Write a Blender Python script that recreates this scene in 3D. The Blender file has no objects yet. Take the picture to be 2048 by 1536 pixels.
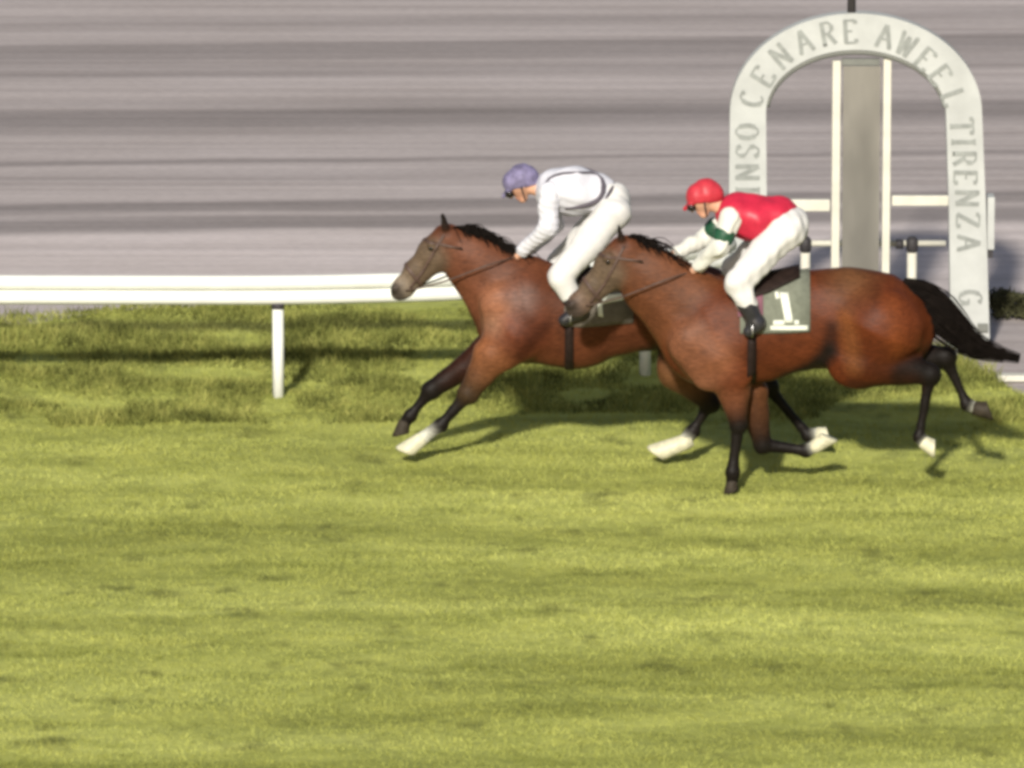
import bpy, bmesh, math, random
import numpy as np
from mathutils import Vector, Matrix
from mathutils.bvhtree import BVHTree

R = math.radians
random.seed(7)
rng = np.random.default_rng(7)
scene = bpy.context.scene
C = scene.collection

# ------------------------------------------------------------------ camera
F_PX = 16200.0                 # focal length in photo pixels (photo is 2048 wide)
DIST = 60.0                    # metres from the stand to the near horse
PITCH = R(11.3)
_a = PITCH + math.atan(217 / F_PX)
CAM = Vector((0, -DIST * math.cos(_a), DIST * math.sin(_a)))
FW = Vector((0, math.cos(PITCH), -math.sin(PITCH)))
RT = Vector((1, 0, 0))
UP = Vector((0, math.sin(PITCH), math.cos(PITCH)))
cam = bpy.data.cameras.new('camera')
cam.sensor_width = 36
cam.lens = 36 * F_PX / 2048
cam.clip_start = 1
cam.clip_end = 900
camo = bpy.data.objects.new('camera', cam)
C.objects.link(camo)
camo.location = CAM
camo.rotation_euler = (math.pi / 2 - PITCH, 0, 0)
scene.camera = camo

# ------------------------------------------------------------------ light
SUN_EL, SUN_AZ = 27, 9        # sun behind the stand, a little to the left
w = bpy.data.worlds.new('World')
scene.world = w
w.use_nodes = True
nt = w.node_tree
bg = nt.nodes['Background']
sky = nt.nodes.new('ShaderNodeTexSky')
sky.sky_type = 'NISHITA'
sky.sun_disc = False
sky.sun_elevation = R(SUN_EL)
sky.sun_rotation = R(180 + SUN_AZ)
sky.dust_density = 2.5
nt.links.new(sky.outputs[0], bg.inputs[0])
bg.inputs[1].default_value = 0.07
sl = bpy.data.lights.new('sun', 'SUN')
sl.energy = 4.5
sl.angle = R(3)
sl.color = (1, 0.95, 0.86)
so = bpy.data.objects.new('sun', sl)
C.objects.link(so)
tosun = Vector((-math.sin(R(SUN_AZ)) * math.cos(R(SUN_EL)), -math.cos(R(SUN_AZ)) * math.cos(R(SUN_EL)), math.sin(R(SUN_EL))))
so.rotation_euler = tosun.to_track_quat('Z', 'Y').to_euler()
so.location = (-4, -30, 30)
scene.view_settings.view_transform = 'Standard'
scene.view_settings.look = 'None'
scene.view_settings.exposure = 0.3
scene.view_settings.gamma = 1
scene.cycles.filter_width = 3.8

# ------------------------------------------------------------------ helpers
def P(u, v, Y):
    """photo pixel -> point on the vertical plane at depth Y"""
    d = FW * F_PX + RT * (u - 1024) + UP * (768 - v)
    return CAM + d * ((Y - CAM.y) / d.y)

def G(u, v, z=0.0):
    """photo pixel -> point on the ground"""
    d = FW * F_PX + RT * (u - 1024) + UP * (768 - v)
    return CAM + d * ((z - CAM.z) / d.z)

def lin(r, g, b):
    f = lambda c: (c / 255 / 12.92) if c / 255 < 0.04045 else ((c / 255 + 0.055) / 1.055) ** 2.4
    return (f(r), f(g), f(b))

def tag(o, label=None, cat=None, group=None, kind=None):
    if label: o['label'] = label
    if cat: o['category'] = cat
    if group: o['group'] = group
    if kind: o['kind'] = kind
    return o

def link(name, me, mats, parent=None, smooth=False):
    o = bpy.data.objects.new(name, me)
    C.objects.link(o)
    for m in (mats if isinstance(mats, (list, tuple)) else [mats]):
        me.materials.append(m)
    if smooth:
        me.polygons.foreach_set('use_smooth', [True] * len(me.polygons))
    if parent is not None:
        o.parent = parent
        o.matrix_parent_inverse = Matrix.Translation(-Vector(parent.location))
    return o

def empty(name, loc):
    o = bpy.data.objects.new(name, None)
    C.objects.link(o)
    o.location = loc
    o.empty_display_size = 0.2
    return o

def from_py(name, verts, faces, mats, parent=None, smooth=False):
    me = bpy.data.meshes.new(name)
    me.from_pydata([tuple(v) for v in verts], [], faces)
    me.validate()
    me.update()
    return link(name, me, mats, parent, smooth)

def bm_obj(name, bm, mats, parent=None, smooth=False, bevel=0):
    if bevel:
        bmesh.ops.bevel(bm, geom=list(bm.edges), offset=bevel, segments=2, affect='EDGES', profile=0.5)
    bmesh.ops.recalc_face_normals(bm, faces=bm.faces)
    me = bpy.data.meshes.new(name)
    bm.to_mesh(me)
    bm.free()
    return link(name, me, mats, parent, smooth)

def add_box(bm, lo, hi):
    v = [bm.verts.new((x, y, z)) for x in (lo[0], hi[0]) for y in (lo[1], hi[1]) for z in (lo[2], hi[2])]
    for f in ((0, 1, 3, 2), (4, 6, 7, 5), (0, 4, 5, 1), (2, 3, 7, 6), (0, 2, 6, 4), (1, 5, 7, 3)):
        bm.faces.new([v[i] for i in f])

def add_tube(bm, pts, rad, n=10, cap=True):
    pts = [Vector(p) for p in pts]
    if not isinstance(rad, (list, tuple)): rad = [rad] * len(pts)
    rings = []
    for i, p in enumerate(pts):
        t = (pts[min(i + 1, len(pts) - 1)] - pts[max(i - 1, 0)]).normalized()
        ref = Vector((0, 1, 0)) if abs(t.y) < 0.9 else Vector((1, 0, 0))
        a = t.cross(ref).normalized()
        b = t.cross(a)
        rings.append([bm.verts.new(p + (a * math.cos(2 * math.pi * k / n) + b * math.sin(2 * math.pi * k / n)) * rad[i]) for k in range(n)])
    for r0, r1 in zip(rings, rings[1:]):
        for k in range(n):
            bm.faces.new((r0[k], r0[(k + 1) % n], r1[(k + 1) % n], r1[k]))
    if cap:
        bm.faces.new(rings[0][::-1])
        bm.faces.new(rings[-1])

def prism(bm, poly, y0, y1):
    """poly: list of (x, z); closed prism between depths y0 and y1"""
    a = [bm.verts.new((x, y0, z)) for x, z in poly]
    b = [bm.verts.new((x, y1, z)) for x, z in poly]
    n = len(poly)
    bm.faces.new(a)
    bm.faces.new(b[::-1])
    for i in range(n):
        bm.faces.new((a[i], b[i], b[(i + 1) % n], a[(i + 1) % n]))

# ------------------------------------------------------------------ materials
def newmat(name, rough=0.7, spec=0.3):
    m = bpy.data.materials.new(name)
    m.use_nodes = True
    b = m.node_tree.nodes['Principled BSDF']
    b.inputs['Roughness'].default_value = rough
    b.inputs['Specular IOR Level'].default_value = spec
    return m, m.node_tree, b

def N(t, kind, **kw):
    n = t.nodes.new(kind)
    for k, v in kw.items(): setattr(n, k, v)
    return n

def noise_node(t, scale, mapping=None, detail=4, rough=0.55):
    tc = N(t, 'ShaderNodeTexCoord')
    mp = N(t, 'ShaderNodeMapping')
    if mapping:
        mp.inputs['Scale'].default_value = mapping[0]
        mp.inputs['Rotation'].default_value = mapping[1]
    nz = N(t, 'ShaderNodeTexNoise')
    nz.inputs['Scale'].default_value = scale
    nz.inputs['Detail'].default_value = detail
    nz.inputs['Roughness'].default_value = rough
    t.links.new(tc.outputs['Object'], mp.inputs[0])
    t.links.new(mp.outputs[0], nz.inputs['Vector'])
    return nz.outputs['Fac']

def ramp(t, fac, stops, interp='LINEAR'):
    r = N(t, 'ShaderNodeValToRGB')
    r.color_ramp.interpolation = interp
    e = r.color_ramp.elements
    while len(e) < len(stops): e.new(0.5)
    for el, (p, c) in zip(e, sorted(stops, key=lambda s: s[0])):
        el.position = p
        el.color = (*c, 1) if not isinstance(c, (int, float)) else (c, c, c, 1)
    t.links.new(fac, r.inputs[0])
    return r.outputs[0]

def mix(t, a, b, fac, mode='MIX'):
    m = N(t, 'ShaderNodeMix', data_type='RGBA', blend_type=mode)
    for sock, v in ((m.inputs[0], fac), (m.inputs[6], a), (m.inputs[7], b)):
        if isinstance(v, (int, float)): sock.default_value = v
        elif isinstance(v, tuple): sock.default_value = (*v, 1)
        else: t.links.new(v, sock)
    return m.outputs[2]

def bump(t, b, fac, strength, dist):
    bp = N(t, 'ShaderNodeBump')
    bp.inputs['Strength'].default_value = strength
    bp.inputs['Distance'].default_value = dist
    t.links.new(fac, bp.inputs['Height'])
    t.links.new(bp.outputs[0], b.inputs['Normal'])

def plain(name, col, rough=0.6, spec=0.3, var=0.12, scale=9, bumps=0.0, metal=0):
    m, t, b = newmat(name, rough, spec)
    nz = noise_node(t, scale, detail=5)
    lo = tuple(c * (1 - var) for c in col)
    hi = tuple(min(1, c * (1 + var)) for c in col)
    t.links.new(ramp(t, nz, [(0.3, lo), (0.7, hi)]), b.inputs['Base Color'])
    b.inputs['Metallic'].default_value = metal
    if bumps: bump(t, b, nz, bumps, 0.01)
    return m

def dark_strip(t, base):
    """mixes a darker, noise-edged strip into base along the outer edge of the course"""
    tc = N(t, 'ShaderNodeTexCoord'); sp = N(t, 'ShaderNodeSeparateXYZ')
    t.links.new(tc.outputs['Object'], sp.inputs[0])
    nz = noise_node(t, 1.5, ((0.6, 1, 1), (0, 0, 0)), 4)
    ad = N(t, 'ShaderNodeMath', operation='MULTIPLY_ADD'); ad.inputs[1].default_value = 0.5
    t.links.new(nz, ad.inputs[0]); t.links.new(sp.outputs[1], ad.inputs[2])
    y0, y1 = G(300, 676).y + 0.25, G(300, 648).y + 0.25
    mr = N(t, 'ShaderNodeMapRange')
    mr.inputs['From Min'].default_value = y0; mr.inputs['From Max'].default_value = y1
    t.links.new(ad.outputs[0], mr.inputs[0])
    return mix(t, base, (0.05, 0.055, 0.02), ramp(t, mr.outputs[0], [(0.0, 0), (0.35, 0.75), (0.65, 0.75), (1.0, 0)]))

# ---- turf: yellow-green bands along the course, darker scuffs
def turf_colour(t, per_blade=False):
    rot = (0, 0, R(3))
    band = noise_node(t, 1.0, ((0.16, 0.85, 1), rot), 3, 0.6)
    base = ramp(t, band, [(0.34, TURF_DARK), (0.5, TURF_MID), (0.68, TURF_LIGHT)])
    mott = noise_node(t, 2.6, ((0.55, 1.1, 1), rot), 5, 0.62)
    base = mix(t, base, ramp(t, mott, [(0.3, (0.72, 0.74, 0.66)), (0.5, (1, 1, 1)), (0.72, (1.16, 1.13, 1.1))]), 0.9, 'MULTIPLY')
    scuff = noise_node(t, 2.6, ((0.8, 0.7, 1), rot), 3, 0.6)
    base = mix(t, base, TURF_SCUFF, ramp(t, scuff, [(0.58, 0), (0.74, 0.75)]))
    base = dark_strip(t, base)
    if per_blade:
        g = N(t, 'ShaderNodeNewGeometry')
        base = mix(t, base, ramp(t, g.outputs['Random Per Island'], [(0, (0.92, 0.93, 0.88)), (0.6, (1.01, 1.01, 1)), (1, (1.08, 1.06, 1.02))]), 1.0, 'MULTIPLY')
    return base

TURF_DARK, TURF_MID, TURF_LIGHT, TURF_SCUFF = (0.235, 0.252, 0.06), (0.325, 0.345, 0.09), (0.425, 0.446, 0.128), (0.095, 0.104, 0.028)
m_turf, t, b = newmat('turf_soil_and_grass', 0.9, 0.1)
t.links.new(turf_colour(t), b.inputs['Base Color'])
bump(t, b, noise_node(t, 9, ((1, 1, 1), (0, 0, 0)), 6), 0.6, 0.03)
m_blade, t, b = newmat('grass_blades', 0.75, 0.12)
t.links.new(turf_colour(t, True), b.inputs['Base Color'])
m_rough, t, b = newmat('rough_grass_blades', 0.8, 0.1)
g = N(t, 'ShaderNodeNewGeometry')
cl = noise_node(t, 2.9, ((0.9, 0.8, 1), (0, 0, 0)), 5, 0.65)
c0 = ramp(t, cl, [(0.36, (0.055, 0.064, 0.018)), (0.5, (0.16, 0.178, 0.05)), (0.64, (0.29, 0.305, 0.095))])
c0 = dark_strip(t, c0)
t.links.new(mix(t, c0, ramp(t, g.outputs['Random Per Island'], [(0, (0.7, 0.72, 0.6)), (1, (1.3, 1.2, 1.1))]), 1.0, 'MULTIPLY'), b.inputs['Base Color'])

# ---- harrowed sand: lanes of paler and darker rows along the course
SLOPE = 0.075
def lane(v): return G(1024, v).y
m_sand, t, b = newmat('harrowed_sand', 0.95, 0.1)
tc = N(t, 'ShaderNodeTexCoord')
sp = N(t, 'ShaderNodeSeparateXYZ')
t.links.new(tc.outputs['Object'], sp.inputs[0])
mx = N(t, 'ShaderNodeMath', operation='MULTIPLY_ADD')
mx.inputs[1].default_value = -SLOPE
t.links.new(sp.outputs[0], mx.inputs[0]); t.links.new(sp.outputs[1], mx.inputs[2])
wob = noise_node(t, 0.6, ((0.5, 0.5, 1), (0, 0, 0)), 3)
ma = N(t, 'ShaderNodeMath', operation='MULTIPLY_ADD'); ma.inputs[1].default_value = 0.5
t.links.new(wob, ma.inputs[0]); t.links.new(mx.outputs[0], ma.inputs[2])
mr = N(t, 'ShaderNodeMapRange')
Y0, Y1 = lane(640), lane(-40)
mr.inputs['From Min'].default_value = Y0 + 0.25; mr.inputs['From Max'].default_value = Y1 + 0.25
t.links.new(ma.outputs[0], mr.inputs[0])
LANES = [(-40, .40), (20, .42), (36, .34), (52, .40), (74, .40), (80, .30), (108, .31), (118, .37), (140, .34), (152, .42), (180, .42), (205, .36), (216, .28), (240, .29), (262, .40), (306, .41), (314, .28), (322, .42),
         (345, .36), (366, .43), (388, .42), (396, .27), (410, .31), (418, .42), (428, .30), (446, .30), (458, .53), (500, .53), (540, .52), (600, .46), (640, .40)]
stops = []
for v, a in LANES:
    p = (lane(v) - Y0) / (Y1 - Y0)
    stops.append((min(max(p, 0), 1), (0.95 * (a + (a - .38) * .15), 0.95 * .888 * (a + (a - .38) * .15), 0.95 * .855 * (a + (a - .38) * .15))))
base = ramp(t, mr.outputs[0], stops)
streak = noise_node(t, 1.0, ((0.05, 3.2, 1), (0, 0, R(-4.3))), 6, 0.65)
base = mix(t, base, ramp(t, streak, [(0.3, (0.74, 0.73, 0.72)), (0.5, (1, 1, 1)), (0.7, (1.16, 1.16, 1.16))]), 0.9, 'MULTIPLY')
patch = noise_node(t, 0.8, ((0.3, 0.6, 1), (0, 0, 0)), 4)
base = mix(t, base, ramp(t, patch, [(0.3, (0.92, 0.91, 0.9)), (0.7, (1.06, 1.06, 1.07))]), 0.8, 'MULTIPLY')
grit = noise_node(t, 30, ((0.4, 1, 1), (0, 0, 0)), 3)
base = mix(t, base, ramp(t, grit, [(0.3, (0.86, 0.86, 0.86)), (0.7, (1.1, 1.1, 1.1))]), 0.7, 'MULTIPLY')
t.links.new(base, b.inputs['Base Color'])
bump(t, b, streak, 0.35, 0.05)
m_ground = plain('pale_earth', (0.34, 0.30, 0.28), 0.95, 0.1, 0.15, 1.5)

m_white = plain('white_plastic', (0.68, 0.69, 0.64), 0.4, 0.4, 0.05, 6)
m_archw = plain('weathered_white_board', (0.41, 0.422, 0.41), 0.6, 0.2, 0.11, 3.5)
m_archedge = plain('grey_board_edge', (0.16, 0.165, 0.15), 0.7, 0.2, 0.1, 5)
m_letter = plain('faded_grey_green_paint', (0.245, 0.258, 0.245), 0.7, 0.2, 0.2, 14)
m_framew = plain('cream_painted_timber', (0.55, 0.535, 0.46), 0.5, 0.3, 0.08, 6)
m_dark = plain('dark_rubber', (0.035, 0.032, 0.034), 0.6, 0.3, 0.2)
m_pole = plain('dark_pole', (0.05, 0.045, 0.045), 0.6, 0.3, 0.2)
m_mirror, t, b = newmat('smoked_mirror_glass', 0.28, 0.5)
b.inputs['Metallic'].default_value = 0.35
b.inputs['Base Color'].default_value = (0.21, 0.195, 0.18, 1)
nz = noise_node(t, 1.4, ((2, 1, 0.6), (0, R(20), 0)), 3)
t.links.new(ramp(t, nz, [(0.35, (0.2, 0.19, 0.175)), (0.65, (0.3, 0.285, 0.26))]), b.inputs['Base Color'])

# ------------------------------------------------------------------ the setting
def sheet(name, pts, z, mat, kind='structure'):
    return tag(from_py(name, [(x, y, z) for x, y in pts], [list(range(len(pts)))], mat), kind=kind)

sheet('ground', [(-300, -120), (300, -120), (300, 600), (-300, 600)], -0.02, m_ground)
sheet('sand_track', [(-120, 3), (120, 3), (120, 60), (-120, 60)], -0.012, m_sand)

# edge of the turf, seen from the stand
EDGE = [(-60, 6.2), (G(-600, 640).x, G(-600, 640).y)] + [(G(u, v).x, G(u, v).y) for u, v in
        ((-200, 650), (0, 640), (150, 632), (280, 622), (420, 607), (560, 597), (760, 593), (980, 596), (1200, 606), (1430, 620), (1640, 650), (1790, 676), (1890, 706), (1960, 742), (2030, 786), (2150, 812), (2400, 822))] + [(60, 2.7)]
EX = np.array([e[0] for e in EDGE]); EY = np.array([e[1] for e in EDGE])
def edge_y(x): return np.interp(x, EX, EY)

_tab = {}
def vnoise(x, y, sc, seed):
    """cheap smooth value noise"""
    r = _tab.setdefault(seed, np.random.default_rng(seed).random((256, 256)))
    fx, fy = x * sc + 100, y * sc + 100
    ix, iy = np.floor(fx).astype(int), np.floor(fy).astype(int)
    ax, ay = fx - ix, fy - iy
    ax, ay = ax * ax * (3 - 2 * ax), ay * ay * (3 - 2 * ay)
    g = lambda i, j: r[i % 256, j % 256]
    return (g(ix, iy) * (1 - ax) + g(ix + 1, iy) * ax) * (1 - ay) + (g(ix, iy + 1) * (1 - ax) + g(ix + 1, iy + 1) * ax) * ay


def hgt(x, y):
    """gentle unevenness of the turf"""
    n1 = vnoise(np.asarray(x, float) * 0.55, np.asarray(y, float), 1.7, 21) - 0.5
    n2 = vnoise(np.asarray(x, float), np.asarray(y, float), 4.3, 22) - 0.5
    return np.maximum(0.012 + 0.05 * n1 + 0.03 * n2, -0.012) + 0.004 * np.sin(x * 4.1 - y * 3.3)

# turf sheet as a grid following the edge
xs = np.concatenate([np.linspace(-60, -9, 12), np.linspace(-8, 8, 150), np.linspace(9, 60, 12)])
ts = np.concatenate([np.linspace(0, 0.6, 20), np.linspace(0.605, 1, 150)])
tv, tf = [], []
for x in xs:
    e = float(edge_y(x)) + 0.07 * math.sin(x * 5.3) + 0.05 * math.sin(x * 13.1 + 1)
    for s in ts:
        y = -40 + (e + 40) * s
        z = float(hgt(x, y)) + (0.02 if s < 0.995 else -0.03)
        tv.append((x, y, z))
n = len(ts)
for i in range(len(xs) - 1):
    for j in range(n - 1):
        tf.append((i * n + j, (i + 1) * n + j, (i + 1) * n + j + 1, i * n + j + 1))
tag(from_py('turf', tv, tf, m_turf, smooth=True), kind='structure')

def blades(name, x, y, h, wd, mat, lean=0.5, z0=0.015):
    k = len(x)
    ang = rng.uniform(0, 2 * np.pi, k)
    la = rng.uniform(0, 2 * np.pi, k)
    ll = h * lean * rng.uniform(0.3, 1.2, k)
    z = hgt(x, y) + z0
    v = np.empty((k, 3, 3), np.float32)
    dx, dy = np.cos(ang) * wd / 2, np.sin(ang) * wd / 2
    v[:, 0] = np.stack([x - dx, y - dy, z], 1)
    v[:, 1] = np.stack([x + dx, y + dy, z], 1)
    v[:, 2] = np.stack([x + np.cos(la) * ll, y + np.sin(la) * ll, z + h], 1)
    me = bpy.data.meshes.new(name)
    me.vertices.add(3 * k)
    me.vertices.foreach_set('co', v.ravel())
    me.loops.add(3 * k)
    me.loops.foreach_set('vertex_index', np.arange(3 * k, dtype=np.int32))
    me.polygons.add(k)
    me.polygons.foreach_set('loop_start', np.arange(0, 3 * k, 3, dtype=np.int32))
    me.polygons.foreach_set('loop_total', np.full(k, 3, np.int32))
    me.update(calc_edges=True)
    return tag(link(name, me, mat), kind='stuff')

K = 560000
gx = rng.uniform(-6, 6, K); gy = rng.uniform(-11.5, 7.2, K)
ok = gy < edge_y(gx) - 0.03
gx, gy = gx[ok], gy[ok]
gh = 0.012 + 0.02 * rng.random(len(gx)) * (0.4 + vnoise(gx * 0.5, gy, 1.6, 3))
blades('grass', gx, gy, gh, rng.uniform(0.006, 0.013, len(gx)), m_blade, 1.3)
K = 120000
gx = rng.uniform(-7, 7, K); gy = rng.uniform(2.3, 7.2, K)
dens = vnoise(gx * 0.8, gy, 2.3, 5)
ok = (gy < edge_y(gx) + 0.02 + 0.2 * (dens - 0.5)) & (dens > 0.30 + 0.35 * np.clip((3.0 - gy) / 0.8, 0, 1))
gx, gy, dens = gx[ok], gy[ok], dens[ok]
px_ = G(557, 805)
near = (np.abs(gx - px_.x) < 0.14) & (gy < px_.y) & (gy > px_.y - 0.7)
gx, gy, dens = gx[~near], gy[~near], dens[~near]
gh = (0.025 + 0.17 * dens ** 1.8 * rng.random(len(gx)))
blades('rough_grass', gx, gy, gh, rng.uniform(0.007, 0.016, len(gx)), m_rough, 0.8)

# ------------------------------------------------------------------ running rail
def rail():
    root = empty('running_rail', G(557, 805))
    tag(root, 'low white running rail of two bars on round posts along the edge of the turf', 'rail')
    path = [(G(-1500, 800), ), (G(-300, 803), ), (G(557, 805), ), (G(930, 796), ), (G(1290, 757), ), (G(1462, 722), )]
    path = [p[0] for p in path]
    for nm, z, r in (('top_bar', 0.95, 0.058), ('lower_bar', 0.834, 0.058)):
        bm = bmesh.new()
        pts = []
        for a, c in zip(path, path[1:]):
            for k in range(8): pts.append(a.lerp(c, k / 8) + Vector((0, 0, z)))
        pts.append(path[-1] + Vector((0, 0, z)))
        for _ in range(3):
            pts = [pts[0]] + [(pts[i - 1] + pts[i] * 2 + pts[i + 1]) / 4 for i in range(1, len(pts) - 1)] + [pts[-1]]
        add_tube(bm, pts, r, 14)
        bm_obj(nm, bm, m_white, root, True)
    for p in (G(-1400, 800), G(-176, 803), G(557, 805), G(1290, 757)):
        bm = bmesh.new()
        add_tube(bm, [p + Vector((0, 0, -0.05)), p + Vector((0, 0, 0.748))], [0.046, 0.044], 16)
        po = bm_obj('post', bm, m_white, root, True)
        bm = bmesh.new()
        add_tube(bm, [p + Vector((0, 0, 0.748)), p + Vector((0, 0, 0.785))], [0.049, 0.052], 16)
        bm_obj('collar', bm, m_dark, po, True)
rail()

# ------------------------------------------------------------------ winning post arch
YA = G(1495, 700).y
def arch():
    root = empty('winning_post_arch', G(1716, 698))
    tag(root, 'tall white winning post arch lettered in faded capitals behind the horses', 'winning post')
    cx, cy, rx, ry, ix, iy = 1712, 226, 252, 199, 180, 126
    outer, inner = [], []
    for k in range(0, 49):
        a = math.pi - math.pi * k / 48
        outer.append((cx + rx * math.cos(a), cy - ry * math.sin(a)))
        inner.append((cx + ix * math.cos(a), cy - iy * math.sin(a)))
    outer = [(1458, 700), (1457, 480)] + outer + [(1972, 420), (1980, 700)]
    inner = [(1538, 700), (1534, 480)] + inner + [(1898, 420), (1902, 700)]
    w2 = lambda p: (P(p[0], p[1], YA).x, P(p[0], p[1], YA).z)
    bm = bmesh.new()
    o = [w2(p) for p in outer]; i_ = [w2(p) for p in inner]
    th = 0.16
    fo = [bm.verts.new((x, YA, z)) for x, z in o]; fi = [bm.verts.new((x, YA, z)) for x, z in i_]
    bo = [bm.verts.new((x, YA + th, z)) for x, z in o]; bi = [bm.verts.new((x, YA + th, z)) for x, z in i_]
    for k in range(len(o) - 1):
        bm.faces.new((fo[k], fo[k + 1], fi[k + 1], fi[k])); bm.faces.new((bo[k + 1], bo[k], bi[k], bi[k + 1]))
        bm.faces.new((fo[k + 1], fo[k], bo[k], bo[k + 1])); bm.faces.new((fi[k], fi[k + 1], bi[k + 1], bi[k]))
    for k in (0, len(o) - 1): bm.faces.new((fo[k], fi[k], bi[k], bo[k]))
    bm_obj('arch_board', bm, m_archw, root)
    # dark rim along the inside of the crown
    bm = bmesh.new()
    pts = [P(x, y + 4, YA + 0.03) for x, y in inner[4:-4]]
    add_tube(bm, pts, 0.022, 8)
    bm_obj('inner_rim', bm, m_archedge, root, True)
    # lettering
    F = {
     'I': [[(.5, 0), (.5, 1)], [(.3, 0), (.7, 0)], [(.3, 1), (.7, 1)]],
     'N': [[(.12, 0), (.12, 1)], [(.12, 1), (.88, 0)], [(.88, 0), (.88, 1)], [(0, 1), (.2, 1)], [(0, 0), (.25, 0)], [(.75, 1), (1, 1)]],
     'S': [[(.85, .8), (.7, .98), (.4, 1), (.18, .85), (.22, .62), (.75, .4), (.84, .18), (.6, .0), (.3, .02), (.12, .2)]],
     'O': [[(.5 + .42 * math.cos(a * math.pi / 8), .5 + .5 * math.sin(a * math.pi / 8)) for a in range(17)]],
     'C': [[(.5 + .42 * math.cos(R(d)), .5 + .5 * math.sin(R(d))) for d in range(45, 320, 22)]],
     'G': [[(.5 + .42 * math.cos(R(d)), .5 + .5 * math.sin(R(d))) for d in range(45, 350, 22)], [(.55, .42), (.95, .42)], [(.85, .42), (.85, .1)]],
     'E': [[(.2, 0), (.2, 1)], [(.1, 1), (.85, 1), (.85, .85)], [(.1, 0), (.88, 0), (.88, .17)], [(.2, .52), (.65, .52)]],
     'A': [[(.05, 0), (.5, 1)], [(.5, 1), (.95, 0)], [(.22, .36), (.78, .36)], [(-.05, 0), (.17, 0)], [(.8, 0), (1.05, 0)]],
     'R': [[(.2, 0), (.2, 1)], [(.1, 1), (.6, 1), (.82, .85), (.8, .62), (.55, .5), (.2, .5)], [(.5, .5), (.95, 0)], [(.08, 0), (.35, 0)]],
     'W': [[(0, 1), (.27, 0)], [(.27, 0), (.5, .9)], [(.5, .9), (.73, 0)], [(.73, 0), (1, 1)], [(-.1, 1), (.1, 1)], [(.9, 1), (1.1, 1)]],
     'L': [[(.25, 0), (.25, 1)], [(.12, 0), (.88, 0), (.88, .18)], [(.12, 1), (.4, 1)]],
     'T': [[(.5, 0), (.5, 1)], [(.05, .83), (.05, 1), (.95, 1), (.95, .83)], [(.33, 0), (.67, 0)]],
     'Z': [[(.12, .84), (.12, 1), (.88, 1)], [(.88, 1), (.1, 0)], [(.1, 0), (.9, 0), (.9, .17)]],
    }
    W = [('I', 1495, 380, 180), ('N', 1495, 344, 180), ('S', 1495, 302, 180), ('O', 1494, 263, 180),
         ('C', 1503, 196, 166), ('E', 1526, 153, 148), ('N', 1562, 112, 130), ('A', 1607, 82, 113), ('R', 1655, 67, 100), ('E', 1700, 63, 93),
         ('A', 1770, 72, 77), ('W', 1812, 90, 62), ('E', 1850, 118, 49), ('E', 1880, 150, 36), ('L', 1906, 194, 20),
         ('T', 1924, 252, 2), ('I', 1927, 284, 0), ('R', 1929, 316, 0), ('E', 1931, 354, -1), ('N', 1934, 396, -1), ('Z', 1936, 440, -1), ('A', 1938, 486, -1), ('G', 1941, 596, -1)]
    H, WD = 45, 30
    bm = bmesh.new()
    for wi, (ch, u, v, deg) in enumerate(W):
        upx, upy = math.cos(R(deg)), -math.sin(R(deg))       # direction of the letter's top, pixels (y down)
        rtx, rty = -upy, upx
        for st in F[ch]:
            for (x0, y0), (x1, y1) in zip(st, st[1:]):
                vertical = abs(y1 - y0) > abs(x1 - x0) * 0.8
                th_ = (4.3 if vertical else 2.1)
                q = []
                L = math.hypot((x1 - x0) * WD, (y1 - y0) * H) or 1
                nx, ny = -(y1 - y0) * H / L, (x1 - x0) * WD / L
                for X, Y, s in ((x0, y0, 1), (x1, y1, 1), (x1, y1, -1), (x0, y0, -1)):
                    a = (X - .5) * WD + nx * s * th_; c = (Y - .5) * H + ny * s * th_
                    q.append(w2((u + a * rtx + c * upx, v + a * rty + c * upy)))
                prism(bm, q, YA - 0.005 - 0.0004 * (len(bm.faces) % 7), YA + 0.01)
        if wi in (3, 9, 14, 21, 22):
            bm_obj('lettering', bm, m_letter, root)
            bm = bmesh.new()
    bm.free()
    # finishing mirror: frame posts, glass, head bar, cross bars
    YM = YA + 0.05
    fr = lambda u0, u1, v0, v1, y0, y1, nm, mt, bev=0.006: (lambda bm: (add_box(bm, (P(u0, v1, y0).x, y0, P(u0, v1, y0).z), (P(u1, v0, y0).x, y1, P(u0, v0, y0).z)), bm_obj(nm, bm, mt, root, bevel=bev)))(bmesh.new())
    fr(1661, 1682, 122, 700, YM, YM + 0.09, 'mirror_post', m_framew)
    fr(1762, 1783, 118, 700, YM, YM + 0.09, 'mirror_post', m_framew)
    fr(1682.5, 1761.5, 132, 640, YM + 0.03, YM + 0.05, 'mirror_glass', m_mirror, 0)
    fr(1684, 1760, 118, 131, YM + 0.01, YM + 0.07, 'head_bar', m_archedge)
    fr(1536, 1660, 400, 423, YM + 0.01, YM + 0.07, 'cross_bar', m_framew)
    fr(1784, 1897, 392, 412, YM + 0.01, YM + 0.07, 'cross_bar', m_framew)
    bm = bmesh.new()
    p = P(1703, 30, YA + 0.08)
    add_tube(bm, [p, p + Vector((0, 0, 1.1))], [0.035, 0.022], 12)
    bm_obj('mast', bm, m_pole, root, True)
    fr(1974, 1990, 395, 500, YA + 0.05, YA + 0.25, 'side_box', m_archw)
    fr(1976, 1986, 501, 516, YA + 0.08, YA + 0.16, 'side_bracket', m_dark, 0.003)
    fr(1955, 1976, 648, 664, YA - 0.03, YA - 0.002, 'base_bolt_plate', m_archedge, 0.003)
    for u0, u1 in ((1450, 1546), (1894, 1988)):
        fr(u0, u1, 697, 712, YA - 0.06, YA + 0.22, 'base_plate', m_archw)
arch()

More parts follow.
